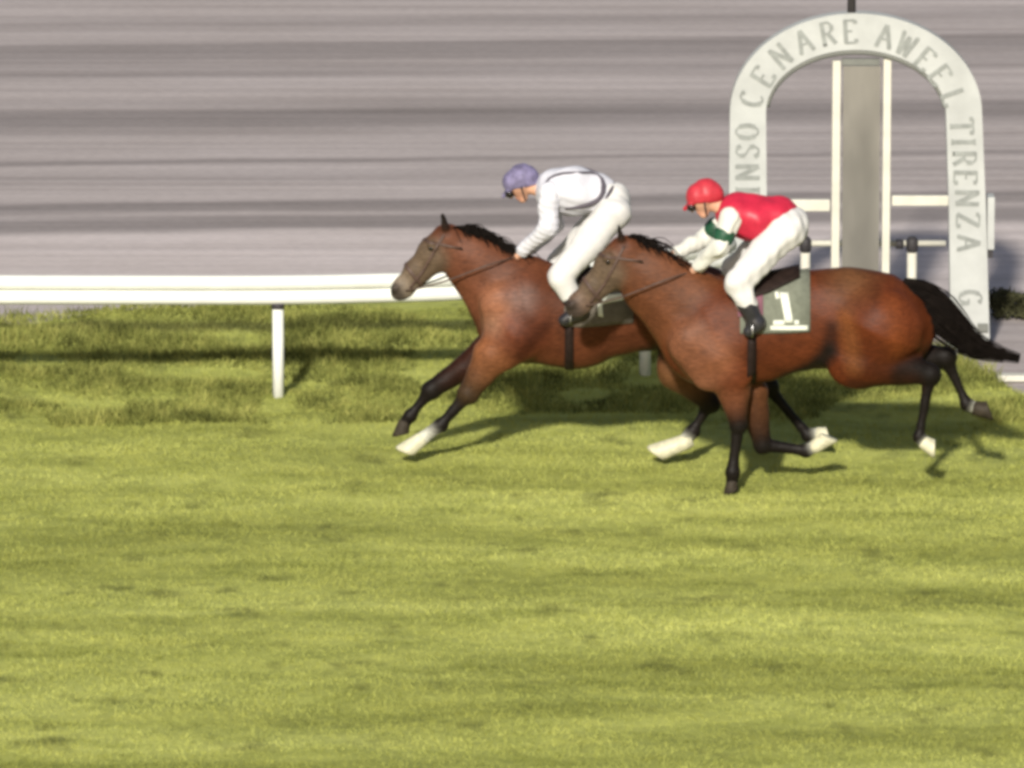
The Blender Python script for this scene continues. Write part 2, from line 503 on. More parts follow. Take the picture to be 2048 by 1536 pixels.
# railing behind the arch
def railing():
    yb = YA + 0.55
    base = P(1716, 690, yb); base.z = 0
    root = empty('railing', base)
    tag(root, 'short pale railing with dark headed posts behind the mirror in the arch', 'railing')
    zt = P(1823, 488, yb).z
    for u in (1610, 1823):
        x = P(u, 600, yb).x
        bm = bmesh.new()
        add_tube(bm, [(x, yb, -0.05), (x, yb, zt - 0.07)], 0.04, 12)
        po = bm_obj('post', bm, m_framew, root, True)
        bm = bmesh.new()
        add_tube(bm, [(x, yb, zt - 0.075), (x, yb, zt - 0.05), (x, yb, zt + 0.03), (x, yb, zt + 0.06)], [0.03, 0.048, 0.05, 0.03], 12)
        bm_obj('post_head', bm, m_dark, po, True)
    bm = bmesh.new()
    add_tube(bm, [(P(1540, 490, yb).x, yb + 0.03, zt), (P(1892, 490, yb).x, yb + 0.03, zt)], 0.026, 10)
    bm_obj('top_bar', bm, m_framew, root, True)
    bm = bmesh.new()
    x = P(1799, 490, yb).x
    add_tube(bm, [(x - 0.03, yb - 0.005, zt), (x + 0.03, yb - 0.005, zt)], 0.04, 10)
    bm_obj('clamp', bm, m_dark, root, True)
railing()

# low dark hedge past the arch and a white board lying on the grass edge
def leafy(name, x0, x1, y0, y1, h, mat, k):
    px = rng.uniform(x0, x1, k); py = rng.uniform(y0, y1, k)
    e = 1 - np.abs((py - (y0 + y1) / 2) / ((y1 - y0) / 2)) ** 2
    pz = rng.random(k) ** 0.6 * h * (0.5 + 0.5 * e) * (0.75 + 0.5 * vnoise(px, py, 3, 9))
    s = rng.uniform(0.012, 0.03, k)
    d = rng.normal(size=(k, 3, 3)) * s[:, None, None]
    v = np.stack([px, py, pz], 1)[:, None, :] + d
    return from_py(name, v.reshape(-1, 3), [(3 * i, 3 * i + 1, 3 * i + 2) for i in range(k)], mat)
m_hedge = plain('dark_hedge_leaves', (0.045, 0.045, 0.022), 0.8, 0.1, 0.35, 8)
a0 = G(1988, 640)
tag(leafy('clipped_hedge', a0.x, a0.x + 3.2, a0.y, a0.y + 0.45, 0.2, m_hedge, 9000), 'low dark clipped hedge right of the arch foot', 'hedge')
bm = bmesh.new()
q = G(1996, 764)
add_box(bm, (q.x, q.y, 0.0), (q.x + 1.1, q.y + 0.12, 0.05))
tag(bm_obj('marker_board', bm, m_framew, None, bevel=0.008), 'pale board lying along the turf edge at far right', 'board')

# ------------------------------------------------------------------ implicit bodies
def surface_nets(Fv, origin, h):
    nx, ny, nz = Fv.shape
    S = Fv < 0
    cnt = np.zeros((nx - 1, ny - 1, nz - 1), np.int32)
    acc = np.zeros((nx - 1, ny - 1, nz - 1, 3), np.float64)
    idx = [(i, j, k) for i in (0, 1) for j in (0, 1) for k in (0, 1)]
    sl_ = lambda o: (slice(o[0], nx - 1 + o[0]), slice(o[1], ny - 1 + o[1]), slice(o[2], nz - 1 + o[2]))
    for a in idx:
        for ax in range(3):
            if a[ax]: continue
            c = list(a); c[ax] = 1
            fa, fb = Fv[sl_(a)], Fv[sl_(c)]
            cr = (fa < 0) != (fb < 0)
            tt = np.where(cr, fa / np.where(cr, fa - fb, 1), 0)
            cnt += cr
            for d in range(3):
                acc[..., d] += np.where(cr, (a[d] + (tt if d == ax else 0)), 0)
    m = cnt > 0
    ids = -np.ones(cnt.shape, np.int64)
    ids[m] = np.arange(m.sum())
    cells = np.argwhere(m)
    verts = (cells + acc[m] / cnt[m][:, None]) * h + origin
    faces = []
    for ax in range(3):
        o1, o2 = [(1, 2), (2, 0), (0, 1)][ax]
        A = np.take(S, range(S.shape[ax] - 1), ax); B = np.take(S, range(1, S.shape[ax]), ax)
        cr = np.argwhere(A != B)
        ok = (cr[:, o1] > 0) & (cr[:, o2] > 0) & (cr[:, o1] < Fv.shape[o1] - 1) & (cr[:, o2] < Fv.shape[o2] - 1)
        cr = cr[ok]
        ins = A[tuple(cr.T)]
        q = []
        for d1, d2 in ((1, 1), (0, 1), (0, 0), (1, 0)):
            c = cr.copy(); c[:, o1] -= d1; c[:, o2] -= d2
            q.append(ids[tuple(c.T)])
        q = np.stack(q, 1)
        q[~ins] = q[~ins][:, ::-1]
        faces.append(q)
    return verts, np.concatenate(faces)

def cone(a, b, ra, rb, col=None, colb=None, sy=1.0, k=0.03):
    return dict(a=np.array(a, float), b=np.array(b, float), ra=ra, rb=rb, c=col, cb=colb or col, sy=sy, k=k)

def prim_d(p, X, want_h=False):
    ba = p['b'] - p['a']
    L2 = max(ba @ ba, 1e-9)
    q = X - p['a']
    h = np.clip((q @ ba) / L2, 0, 1)
    r = q - h[..., None] * ba
    if p['sy'] != 1: r = r / np.array([1, p['sy'], 1])
    d = np.sqrt((r * r).sum(-1)) - (p['ra'] + (p['rb'] - p['ra']) * h)
    d = d * (min(1, p['sy']) ** 0.5)
    return (d, h) if want_h else d

def sdf_mesh(prims, h, grow=0.0, wrinkle=None, smooth=2, cut=None):
    lo = np.min([np.minimum(p['a'], p['b']) - max(p['ra'], p['rb']) * max(1, p['sy']) for p in prims], 0) - 0.05 - grow
    hi = np.max([np.maximum(p['a'], p['b']) + max(p['ra'], p['rb']) * max(1, p['sy']) for p in prims], 0) + 0.05 + grow
    nn = np.ceil((hi - lo) / h).astype(int) + 1
    ax = [lo[i] + np.arange(nn[i]) * h for i in range(3)]
    Fv = np.full(tuple(nn), 0.5, np.float32)
    for p in prims:
        m = max(p['ra'], p['rb']) * max(1, p['sy']) + p['k'] + grow + 0.03
        s0 = np.maximum(((np.minimum(p['a'], p['b']) - m - lo) / h).astype(int), 0)
        s1 = np.minimum(((np.maximum(p['a'], p['b']) + m - lo) / h).astype(int) + 2, nn)
        sub = tuple(slice(a_, b_) for a_, b_ in zip(s0, s1))
        X = np.stack(np.meshgrid(*[ax[i][sub[i]] for i in range(3)], indexing='ij'), -1)
        d = prim_d(p, X) - grow
        f = Fv[sub]
        e = np.maximum(p['k'] - np.abs(f - d), 0) / p['k']
        Fv[sub] = np.minimum(f, d) - e * e * p['k'] * 0.25
    if wrinkle or cut:
        X = np.stack(np.meshgrid(*ax, indexing='ij'), -1)
        if wrinkle: Fv = Fv + wrinkle(X)
        if cut: Fv = np.maximum(Fv, cut(X))
    V, Q = surface_nets(Fv, lo, h)
    for _ in range(smooth):
        acc = np.zeros_like(V); c = np.zeros(len(V))
        for i in range(4):
            a_, b_ = Q[:, i], Q[:, (i + 1) % 4]
            np.add.at(acc, a_, V[b_]); np.add.at(c, a_, 1)
            np.add.at(acc, b_, V[a_]); np.add.at(c, b_, 1)
        V = V * 0.5 + acc / np.maximum(c, 1)[:, None] * 0.5
    return V, Q

def paint(V, prims, soft=0.02):
    D, col = [], []
    for p in prims:
        if p['c'] is None: continue
        d, h = prim_d(p, V, True)
        D.append(d)
        col.append(np.array(p['c'])[None] * (1 - h[:, None]) + np.array(p['cb'])[None] * h[:, None])
    D = np.array(D)
    wgt = np.exp(-(D - D.min(0)) / soft)
    return (np.array(col) * wgt[..., None]).sum(0) / wgt.sum(0)[:, None]

def sdf_obj(name, prims, h, mat, parent=None, colour=None, **kw):
    V, Q = sdf_mesh(prims, h, **kw)
    me = bpy.data.meshes.new(name)
    me.from_pydata(V.tolist(), [], Q.tolist())
    me.update()
    if colour is not None:
        c = colour(V) if callable(colour) else paint(V, prims)
        at = me.color_attributes.new('coat', 'FLOAT_COLOR', 'POINT')
        at.data.foreach_set('color', np.concatenate([c, np.ones((len(V), 1))], 1).astype(np.float32).ravel())
    o = link(name, me, mat, parent, True)
    return o, V, Q

# ------------------------------------------------------------------ coat, hair, cloth
def attr_mat(name, rough, spec, fine=60, amt=0.25, bmp=0.25, sheen=0.0):
    m, t, b = newmat(name, rough, spec)
    at = N(t, 'ShaderNodeAttribute', attribute_name='coat')
    nz = noise_node(t, fine, ((0.35, 1, 1), (0, 0, 0)), 4)
    big = noise_node(t, 5, None, 4)
    c = mix(t, at.outputs['Color'], ramp(t, nz, [(0.3, 1 - amt), (0.7, 1 + amt)]), 1.0, 'MULTIPLY')
    c = mix(t, c, ramp(t, big, [(0.32, 0.78), (0.68, 1.2)]), 0.8, 'MULTIPLY')
    t.links.new(c, b.inputs['Base Color'])
    b.inputs['Sheen Weight'].default_value = sheen
    bump(t, b, nz, bmp, 0.01)
    return m
m_coat = attr_mat('bay_horse_coat', 0.5, 0.12, 60, 0.28, 0.3)
m_skin = attr_mat('skin', 0.55, 0.3, 40, 0.05, 0.05)
m_hair = plain('black_horse_hair', (0.008, 0.006, 0.005), 0.75, 0.05, 0.4, 20)
m_hoof = plain('dark_hoof_horn', (0.035, 0.028, 0.02), 0.6, 0.12, 0.3, 20)
m_hoofpale = plain('pale_hoof_horn', (0.52, 0.5, 0.36), 0.5, 0.3, 0.2, 20)
m_leather = plain('dark_leather', (0.018, 0.011, 0.009), 0.6, 0.12, 0.3, 20)
m_leatherb = plain('brown_leather', (0.075, 0.045, 0.035), 0.5, 0.35, 0.3, 20)
m_cloth = plain('grey_green_saddle_cloth', (0.15, 0.16, 0.125), 0.85, 0.1, 0.15, 25, 0.3)
m_clothb = plain('dull_brown_green_saddle_cloth', (0.12, 0.105, 0.085), 0.85, 0.1, 0.15, 25, 0.3)
m_trim = plain('white_cloth', (0.62, 0.64, 0.56), 0.8, 0.1, 0.06, 25, 0.2)
m_eye = plain('dark_eye', (0.01, 0.007, 0.006), 0.1, 0.6, 0.1)
m_breech = plain('white_breeches', (0.57, 0.56, 0.545), 0.8, 0.1, 0.07, 12, 0.4)
m_silkw = plain('pale_lilac_silk', (0.55, 0.55, 0.60), 0.5, 0.3, 0.06, 14, 0.3)
m_silkr = plain('red_silk', (0.44, 0.018, 0.045), 0.45, 0.35, 0.18, 10, 0.3)
m_silkd = plain('dark_silk_trim', (0.07, 0.06, 0.075), 0.6, 0.3, 0.2, 14)
m_sleeve = plain('white_silk', (0.57, 0.57, 0.52), 0.5, 0.3, 0.05, 14, 0.3)
m_green = plain('dark_green_silk', (0.012, 0.06, 0.03), 0.5, 0.3, 0.2, 14)
m_capl = plain('lilac_cap_silk', (0.155, 0.138, 0.235), 0.6, 0.2, 0.4, 18, 0.3)
m_capr = plain('red_cap_silk', (0.42, 0.03, 0.045), 0.45, 0.3, 0.15, 18, 0.3)
m_boot = plain('black_boot_leather', (0.022, 0.021, 0.024), 0.3, 0.5, 0.25, 14)
m_steel = plain('steel', (0.45, 0.45, 0.45), 0.3, 0.5, 0.1, 10, metal=1)
m_pad = plain('faded_purple_pad', (0.22, 0.10, 0.13), 0.8, 0.15, 0.15, 20)

BAY = lin(80, 44, 27); BAYD = lin(46, 23, 14); BAYL = lin(112, 74, 53)
BLK = (0.008, 0.006, 0.005); WHT = (0.62, 0.62, 0.52); GRY = lin(86, 72, 58); MUZ = lin(56, 49, 45); RED = lin(76, 35, 15)

def wrinkles(amp, f=1.0, seed=0):
    r = np.random.default_rng(seed)
    ws = [(r.normal(size=3) * f * s, r.uniform(0, 6), a) for s, a in ((22, 1), (30, 0.8), (44, 0.5), (70, 0.3))]
    def fn(X):
        o = 0
        for k_, ph, a in ws: o = o + a * np.sin(X @ k_ + ph)
        return amp * o
    return fn

def strands(name, lines, r0, r1, mat, parent):
    V, Fc = [], []
    for ln in lines:
        b0 = len(V)
        n = len(ln)
        for i, p in enumerate(ln):
            t_ = (Vector(ln[min(i + 1, n - 1)]) - Vector(ln[max(i - 1, 0)])).normalized()
            a = t_.cross(Vector((0.2, 1, 0.3))).normalized(); b_ = t_.cross(a)
            rr = r0 + (r1 - r0) * i / (n - 1)
            for k in range(3):
                V.append(Vector(p) + (a * math.cos(k * 2.094) + b_ * math.sin(k * 2.094)) * rr)
        for i in range(n - 1):
            for k in range(3):
                Fc.append((b0 + i * 3 + k, b0 + i * 3 + (k + 1) % 3, b0 + i * 3 + 3 + (k + 1) % 3, b0 + i * 3 + 3 + k))
    return from_py(name, V, Fc, mat, parent, True)

def spline(pts, n):
    pts = [Vector(p) for p in pts]
    out = []
    m = len(pts) - 1
    for i in range(n):
        s = i / (n - 1) * m
        k = min(int(s), m - 1); f = s - k
        p0, p1, p2, p3 = pts[max(k - 1, 0)], pts[k], pts[k + 1], pts[min(k + 2, m)]
        out.append(0.5 * ((2 * p1) + (p2 - p0) * f + (2 * p0 - 5 * p1 + 4 * p2 - p3) * f * f + (3 * p1 - p0 - 3 * p2 + p3) * f ** 3))
    return out

PX = 1 / 270.0                                   # metres per photo pixel at the horses

class Horse:
    def __init__(self, label, Y, spec):
        self.Y, self.s = Y, spec
        s = spec
        q = PX * (DIST + Y) / DIST
        self.q = q
        base = P(s['centre'][0], s['centre'][1], Y); base.z = 0
        root = self.root = empty('racehorse', base)
        tag(root, label, 'horse')
        A = lambda u, v, o=0: P(u, v, Y + o)
        pr = []
        def seg(c0, c1, c=BAY, cb=None, sy=1, k=0.05):
            pr.append(cone(A(*c0[:2], c0[3] if len(c0) > 3 else 0), A(*c1[:2], c1[3] if len(c1) > 3 else 0), c0[2] * q, c1[2] * q, c, cb, sy, k))
        def chain(pts, c, sy=1, k=0.05):
            for i in range(len(pts) - 1): seg(pts[i], pts[i + 1], c, None, sy, k)
        chain(s['torso'], s['body_col'], 0.66, 0.08)
        chain(s['neck'], s['neck_col'], 0.5, 0.07)
        h = s['head']
        for i in range(len(h) - 1): seg(h[i], h[i + 1], s['head_col'][i], s['head_col'][i + 1], 0.62, 0.035)
        for m_ in s.get('muscle', []):               # lateral muscle masses on both sides
            for sg in (-1, 1):
                seg((m_[0], m_[1], m_[2], sg * m_[6]), (m_[3], m_[4], m_[5], sg * m_[6]), m_[7] if len(m_) > 7 else s['body_col'], None, 0.5, 0.055)
        # ears
        eu, ev = s['ear']
        for sg in (-1, 1):
            pr.append(cone(A(eu + 6, ev + 26, sg * 0.055), A(eu, ev, sg * 0.07), 8 * q, 2.5 * q, BLK, BLK, 0.7, 0.015))
            pr.append(cone(A(s['eye'][0], s['eye'][1] - 4, sg * 0.085), A(s['eye'][0] + 6, s['eye'][1], sg * 0.085), 9 * q, 8 * q, s['head_col'][1], None, 0.6, 0.02))
            n_ = s['nostril']
            pr.append(cone(A(n_[0], n_[1], sg * 0.045), A(n_[0] + 5, n_[1] - 5, sg * 0.05), 8 * q, 7 * q, BLK, MUZ, 0.7, 0.012))
        # legs
        self.hoofs = []
        for lg in s['legs']:
            off = lg['off']
            pts = lg['pts']
            for i in range(len(pts) - 1):
                a_, b_ = pts[i], pts[i + 1]
                c0, c1 = lg['col'][i], lg['col'][i + 1]
                if i == 2:                                # slim cannon bone between knee or hock and fetlock
                    lp = lambda f, r_: (a_[0] + (b_[0] - a_[0]) * f, a_[1] + (b_[1] - a_[1]) * f, r_)
                    m0, m1 = lp(0.24, b_[2] * 0.95), lp(0.82, b_[2] * 0.8)
                    seg((*a_[:2], a_[2] * 0.86, off), (*m0, off), c0, c1, 0.85, 0.015)
                    seg((*m0, off), (*m1, off), c1, c1, 0.8, 0.015)
                    seg((*m1, off), (*b_[:2], b_[2] * 0.96, off), c1, c1, 0.85, 0.015)
                    if lg.get('hind'):                    # point of the hock
                        dx, dy = pts[1][0] - a_[0], pts[1][1] - a_[1]
                        L_ = math.hypot(dx, dy)
                        hx, hy = a_[0] - dx / L_ * a_[2] * 0.55, a_[1] - dy / L_ * a_[2] * 0.55
                        seg((hx, hy, a_[2] * 0.5, off), (a_[0], a_[1], a_[2] * 0.7, off), c0, None, 0.7, 0.02)
                        seg((hx, hy, a_[2] * 0.42, off), (a_[0] + dx * 0.4, a_[1] + dy * 0.4 - a_[2] * 0.5, a_[2] * 0.45, off), c0, None, 0.6, 0.025)
                else:
                    seg((*a_[:3], off), (*b_[:3], off), c0, c1, 0.72 if i == 0 else 0.85, 0.05 if i == 0 else 0.025)
            # joint knobs
            for j in range(2, len(pts) - 1):
                jn = pts[j]
                seg((jn[0], jn[1], jn[2] * 1.06, off), (jn[0] + 1, jn[1] + 1, jn[2] * 1.06, off), lg['col'][j], None, 0.85, 0.02)
            self.hoofs.append((A(*pts[-1][:2], off), A(*lg['toe'], off), pts[-1][2] * q, lg.get('pale', False)))
        self.prims = pr
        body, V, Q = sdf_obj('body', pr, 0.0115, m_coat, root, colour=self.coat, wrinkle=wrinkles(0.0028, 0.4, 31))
        self.bvh = BVHTree.FromPolygons([tuple(v) for v in V], [tuple(int(i) for i in f) for f in Q])
        for a_, b_, r_, pale in self.hoofs: self.hoof(a_, b_, r_, pale)
        for sg in (-1, 1):
            p = A(s['eye'][0], s['eye'][1], 0)
            hit = self.bvh.ray_cast(Vector((p.x, Y + sg * 0.6, p.z)), Vector((0, -sg, 0)))
            if hit[0]:
                bm = bmesh.new()
                bmesh.ops.create_uvsphere(bm, u_segments=12, v_segments=8, radius=0.02, matrix=Matrix.Translation(hit[0] - Vector((0, sg * 0.008, 0))))
                bm_obj('eye', bm, m_eye, root, True)

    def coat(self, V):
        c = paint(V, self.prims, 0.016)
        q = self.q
        # coat markings, plus shade painted in along the belly edge and flank fold
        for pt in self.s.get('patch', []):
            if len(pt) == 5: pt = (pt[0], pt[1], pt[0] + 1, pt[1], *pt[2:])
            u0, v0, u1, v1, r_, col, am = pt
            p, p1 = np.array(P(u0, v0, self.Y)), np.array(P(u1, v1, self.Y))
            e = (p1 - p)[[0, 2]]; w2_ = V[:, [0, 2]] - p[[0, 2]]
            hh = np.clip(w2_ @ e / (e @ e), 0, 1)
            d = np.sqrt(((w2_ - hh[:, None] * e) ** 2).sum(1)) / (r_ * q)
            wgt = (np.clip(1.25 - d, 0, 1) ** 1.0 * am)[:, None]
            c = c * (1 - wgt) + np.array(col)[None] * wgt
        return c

    def hoof(self, a_, b_, r_, pale):
        d = (b_ - a_); L = d.length; d.normalize()
        side = Vector((0, 1, 0))
        up = Vector((d.z, 0, -d.x))                     # dorsal side, where the toe runs longer
        bm = bmesh.new()
        rings = []
        n = 12
        for t_, s_ in ((-0.3, 0.9), (-0.1, 1.08), (0.3, 1.16), (0.75, 1.28), (0.94, 1.3), (1.0, 1.12)):
            cpos = a_ + d * (L * t_)
            rings.append([bm.verts.new(cpos + (side * math.cos(k * 2 * math.pi / n) + up * math.sin(k * 2 * math.pi / n)) * r_ * s_ + d * (max(t_, 0) ** 2 * 0.75 * r_ * (math.sin(k * 2 * math.pi / n) - 0.35))) for k in range(n)])
        for r0, r1 in zip(rings, rings[1:]):
            for k in range(n): bm.faces.new((r0[k], r0[(k + 1) % n], r1[(k + 1) % n], r1[k]))
        bm.faces.new(rings[0][::-1]); bm.faces.new(rings[-1])
        bm_obj('hoof', bm, m_hoofpale if pale else m_hoof, self.root, True)

    def wrap(self, name, cols, f0, f1, off, mat, parent=None, nphi=30, thick=0.006, far=9):
        """a piece of tack laid round the barrel; cols = list of axis points (u, v) with f0/f1 in degrees from the near side"""
        grid = []
        for ci, (u, v) in enumerate(cols):
            ax = P(u, v, self.Y)
            row = []
            a0 = f0[ci] if isinstance(f0, (list, tuple)) else f0
            a1 = f1[ci] if isinstance(f1, (list, tuple)) else f1
            for k in range(nphi + 1):
                ph = R(a0 + (a1 - a0) * k / nphi)
                dr = Vector((0, -math.cos(ph), math.sin(ph)))
                hit = self.bvh.ray_cast(ax + dr * 0.62, -dr)
                p = hit[0] if hit[0] else ax + dr * 0.3
                if (p - ax).length > far: p = ax + dr * far
                o = off(k / nphi, ci / max(1, len(cols) - 1)) if callable(off) else off
                row.append(p + dr * o)
            grid.append(row)
        V = [p for r_ in grid for p in r_]
        m = nphi + 1
        Fc = [(i * m + k, (i + 1) * m + k, (i + 1) * m + k + 1, i * m + k + 1) for i in range(len(cols) - 1) for k in range(nphi)]
        o = from_py(name, V, Fc, mat, parent or self.root, True)
        md = o.modifiers.new('thick', 'SOLIDIFY'); md.thickness = thick; md.offset = 0
        return o

    def decal(self, name, quads, off, mat, parent, n=6):
        """flat shapes given in photo pixels laid on the near side of the horse"""
        V, Fc = [], []
        for q4 in quads:
            b0 = len(V)
            for i in range(n + 1):
                for j in range(n + 1):
                    s_, t_ = i / n, j / n
                    u = (q4[0][0] * (1 - s_) + q4[1][0] * s_) * (1 - t_) + (q4[3][0] * (1 - s_) + q4[2][0] * s_) * t_
                    v = (q4[0][1] * (1 - s_) + q4[1][1] * s_) * (1 - t_) + (q4[3][1] * (1 - s_) + q4[2][1] * s_) * t_
                    p = P(u, v, self.Y - 0.27)
                    hit = self.bvh.ray_cast(Vector((p.x, self.Y - 1, p.z)), Vector((0, 1, 0)))
                    pt = hit[0] if hit[0] else p
                    nm = hit[1] if hit[0] else Vector((0, -1, 0))
                    if nm.y > 0: nm = -nm
                    V.append(pt + nm * off)
            for i in range(n):
                for j in range(n):
                    a_ = b0 + i * (n + 1) + j
                    Fc.append((a_, a_ + n + 1, a_ + n + 2, a_ + 1))
        o = from_py(name, V, Fc, mat, parent, True)
        md = o.modifiers.new('thick', 'SOLIDIFY'); md.thickness = 0.004; md.offset = 0
        return o

    def band(self, name, p0, p1, width, mat, off=0.006, far=True, parent=None):
        """strap round the head through two image points p0 (front) and p1 (back)"""
        c = (P(*p0, self.Y) + P(*p1, self.Y)) / 2
        dv = (P(*p1, self.Y) - P(*p0, self.Y)).normalized()
        tv_ = dv.cross(Vector((0, 1, 0))).normalized()
        m = 28
        V = []
        for w_ in (-0.5, 0.5):
            for k in range(m):
                a = 2 * math.pi * k / m
                dr = dv * math.cos(a) + Vector((0, 1, 0)) * math.sin(a)
                o0 = c + tv_ * w_ * width
                hit = self.bvh.ray_cast(o0 + dr * 0.4, -dr)
                p = hit[0] if hit[0] else o0 + dr * 0.05
                if (p - o0).length > 0.22: p = o0 + dr * 0.12
                V.append(p + dr * off)
        Fc = [(k, (k + 1) % m, m + (k + 1) % m, m + k) for k in range(m)]
        o = from_py(name, V, Fc, mat, parent or self.root, True)
        md = o.modifiers.new('thick', 'SOLIDIFY'); md.thickness = 0.006; md.offset = 0
        return o

    def strap(self, name, pts, width, mat, off=0.006, sides=(-1, 1), parent=None):
        """cheek straps etc.: image polyline laid on each side of the horse"""
        V, Fc = [], []
        for sg in sides:
            line = []
            for a_, b_ in zip(pts, pts[1:]):
                for k in range(8): line.append((a_[0] + (b_[0] - a_[0]) * k / 8, a_[1] + (b_[1] - a_[1]) * k / 8))
            line.append(pts[-1])
            b0 = len(V)
            for i, (u, v) in enumerate(line):
                u2, v2 = line[min(i + 1, len(line) - 1)]; u1, v1 = line[max(i - 1, 0)]
                L = math.hypot(u2 - u1, v2 - v1) or 1
                nx, ny = -(v2 - v1) / L, (u2 - u1) / L
                for s_ in (-1, 1):
                    p = P(u + nx * s_ * width / 2, v + ny * s_ * width / 2, self.Y)
                    hit = self.bvh.ray_cast(Vector((p.x, self.Y + sg * 0.8, p.z)), Vector((0, -sg, 0)))
                    V.append((hit[0] if hit[0] else p) + Vector((0, sg * off, 0)))
            for i in range(len(line) - 1):
                a_ = b0 + 2 * i
                Fc.append((a_, a_ + 1, a_ + 3, a_ + 2))
        o = from_py(name, V, Fc, mat, parent or self.root, True)
        md = o.modifiers.new('thick', 'SOLIDIFY'); md.thickness = 0.005; md.offset = 0
        return o

    def mane(self, crest, length, back):
        lines = []
        q = self.q
        for i in range(260):
            s_ = random.random()
            k = min(int(s_ * (len(crest) - 1)), len(crest) - 2); f = s_ * (len(crest) - 1) - k
            u = crest[k][0] + (crest[k + 1][0] - crest[k][0]) * f
            v = crest[k][1] + (crest[k + 1][1] - crest[k][1]) * f
            L = length * (random.uniform(0.6, 1.25) if i % 5 else random.uniform(1.2, 1.9))
            sd = random.choice((-1, -1, 1)) * random.uniform(0.1, 1)
            p0 = P(u, v + 5, self.Y + random.uniform(-0.03, 0.03))
            p1 = p0 + Vector((back * L * 0.45, sd * 0.035, 0.03 + 0.015 * random.random()))
            p2 = p0 + Vector((back * L * 0.95, sd * 0.075, -0.01 + random.uniform(-0.02, 0.05)))
            p3 = p0 + Vector((back * L * 1.4, sd * 0.095, -0.055 + random.uniform(-0.03, 0.05)))
            lines.append(spline([p0, p1, p2, p3], 7))
        return strands('mane', lines, 0.007, 0.002, m_hair, self.root)

    def tail(self, pts, radii):
        lines = []
        q = self.q
        for i in range(900):
            a = random.uniform(0, 2 * math.pi); rr = math.sqrt(random.random()) if i % 9 else random.uniform(1.0, 1.4)
            end = random.uniform(0.45, 1.0) ** 0.7; wa = random.uniform(0.02, 0.22); wf = random.uniform(0.5, 1.6)
            ln = []
            ctr = [P(u, v, self.Y) for u, v in pts]
            fr = random.uniform(0, 6)
            for k, (c_, rd) in enumerate(zip(ctr, radii)):
                t_ = (ctr[min(k + 1, len(ctr) - 1)] - ctr[max(k - 1, 0)]).normalized()
                s1 = t_.cross(Vector((0, 1, 0))).normalized()
                wig = wa * math.sin(fr + k * wf)
                ln.append(c_ + (s1 * (math.cos(a) * rr + wig) + Vector((0, 1, 0)) * (math.sin(a) * rr + wig) * 0.6) * rd * q)
            sp_ = spline(ln, 14)
            lines.append(sp_[:max(5, int(14 * end))])
        return strands('tail', lines, 0.006, 0.0015, m_hair, self.root)

# ---- leading horse (far side)
YH1 = G(1100, 934).y
LEAD = dict(
    centre=(1200, 760), body_col=BAY, neck_col=lin(88, 52, 35),
    torso=[(1030, 640, 74), (1062, 628, 100), (1150, 640, 94), (1255, 617, 84), (1340, 612, 84), (1400, 618, 84), (1440, 640, 62)],
    neck=[(1040, 590, 84), (1000, 574, 72), (950, 530, 55), (905, 496, 42)],
    head=[(893, 480, 31), (872, 508, 36), (835, 544, 25), (806, 577, 21), (799, 584, 19)], head_col=[BAY, GRY, GRY, lin(120, 108, 94), MUZ],
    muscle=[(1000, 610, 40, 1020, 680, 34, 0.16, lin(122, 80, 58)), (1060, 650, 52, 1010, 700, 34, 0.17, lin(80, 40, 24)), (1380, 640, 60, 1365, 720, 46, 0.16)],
    ear=(885, 430), eye=(862, 493), nostril=(788, 580),
    legs=[
        dict(off=-0.15, pts=[(1030, 672, 52), (985, 712, 38), (938, 786, 21), (882, 850, 14), (838, 882, 14)], col=[lin(100, 54, 34), lin(112, 70, 44), lin(56, 42, 28), BLK, WHT], toe=(806, 905), pale=True),
        dict(off=0.14, pts=[(1020, 672, 48), (950, 722, 28), (862, 780, 17), (820, 832, 12), (808, 848, 12)], col=[BAYD, BAYD, BLK, BLK, BLK], toe=(800, 872)),
        dict(hind=1, off=-0.14, pts=[(1395, 660, 72), (1362, 738, 46), (1420, 806, 20), (1386, 862, 13), (1366, 886, 15)], col=[lin(98, 60, 40), lin(98, 66, 42), BLK, BLK, WHT], toe=(1306, 908), pale=True),
        dict(hind=1, off=0.14, pts=[(1420, 650, 70), (1455, 715, 46), (1535, 772, 21), (1617, 872, 12), (1638, 868, 13)], col=[BAYD, BLK, BLK, BLK, WHT], toe=(1662, 872), pale=True),
    ],
    patch=[(1048, 668, 46, lin(60, 29, 17), 0.75), (1040, 588, 36, lin(104, 84, 78), 0.55), (985, 640, 26, lin(122, 92, 74), 0.6), (1060, 735, 24, BAYD, 0.5), (1322, 690, 1290, 706, 20, BLK, 0.85), (1290, 708, 1190, 738, 13, BLK, 0.8), (1190, 740, 1090, 736, 10, BAYD, 0.8), (1040, 700, 1090, 640, 16, lin(48, 22, 12), 0.7), (1015, 575, 20, lin(70, 44, 40), 0.4), (795, 588, 22, MUZ, 0.6)],
)
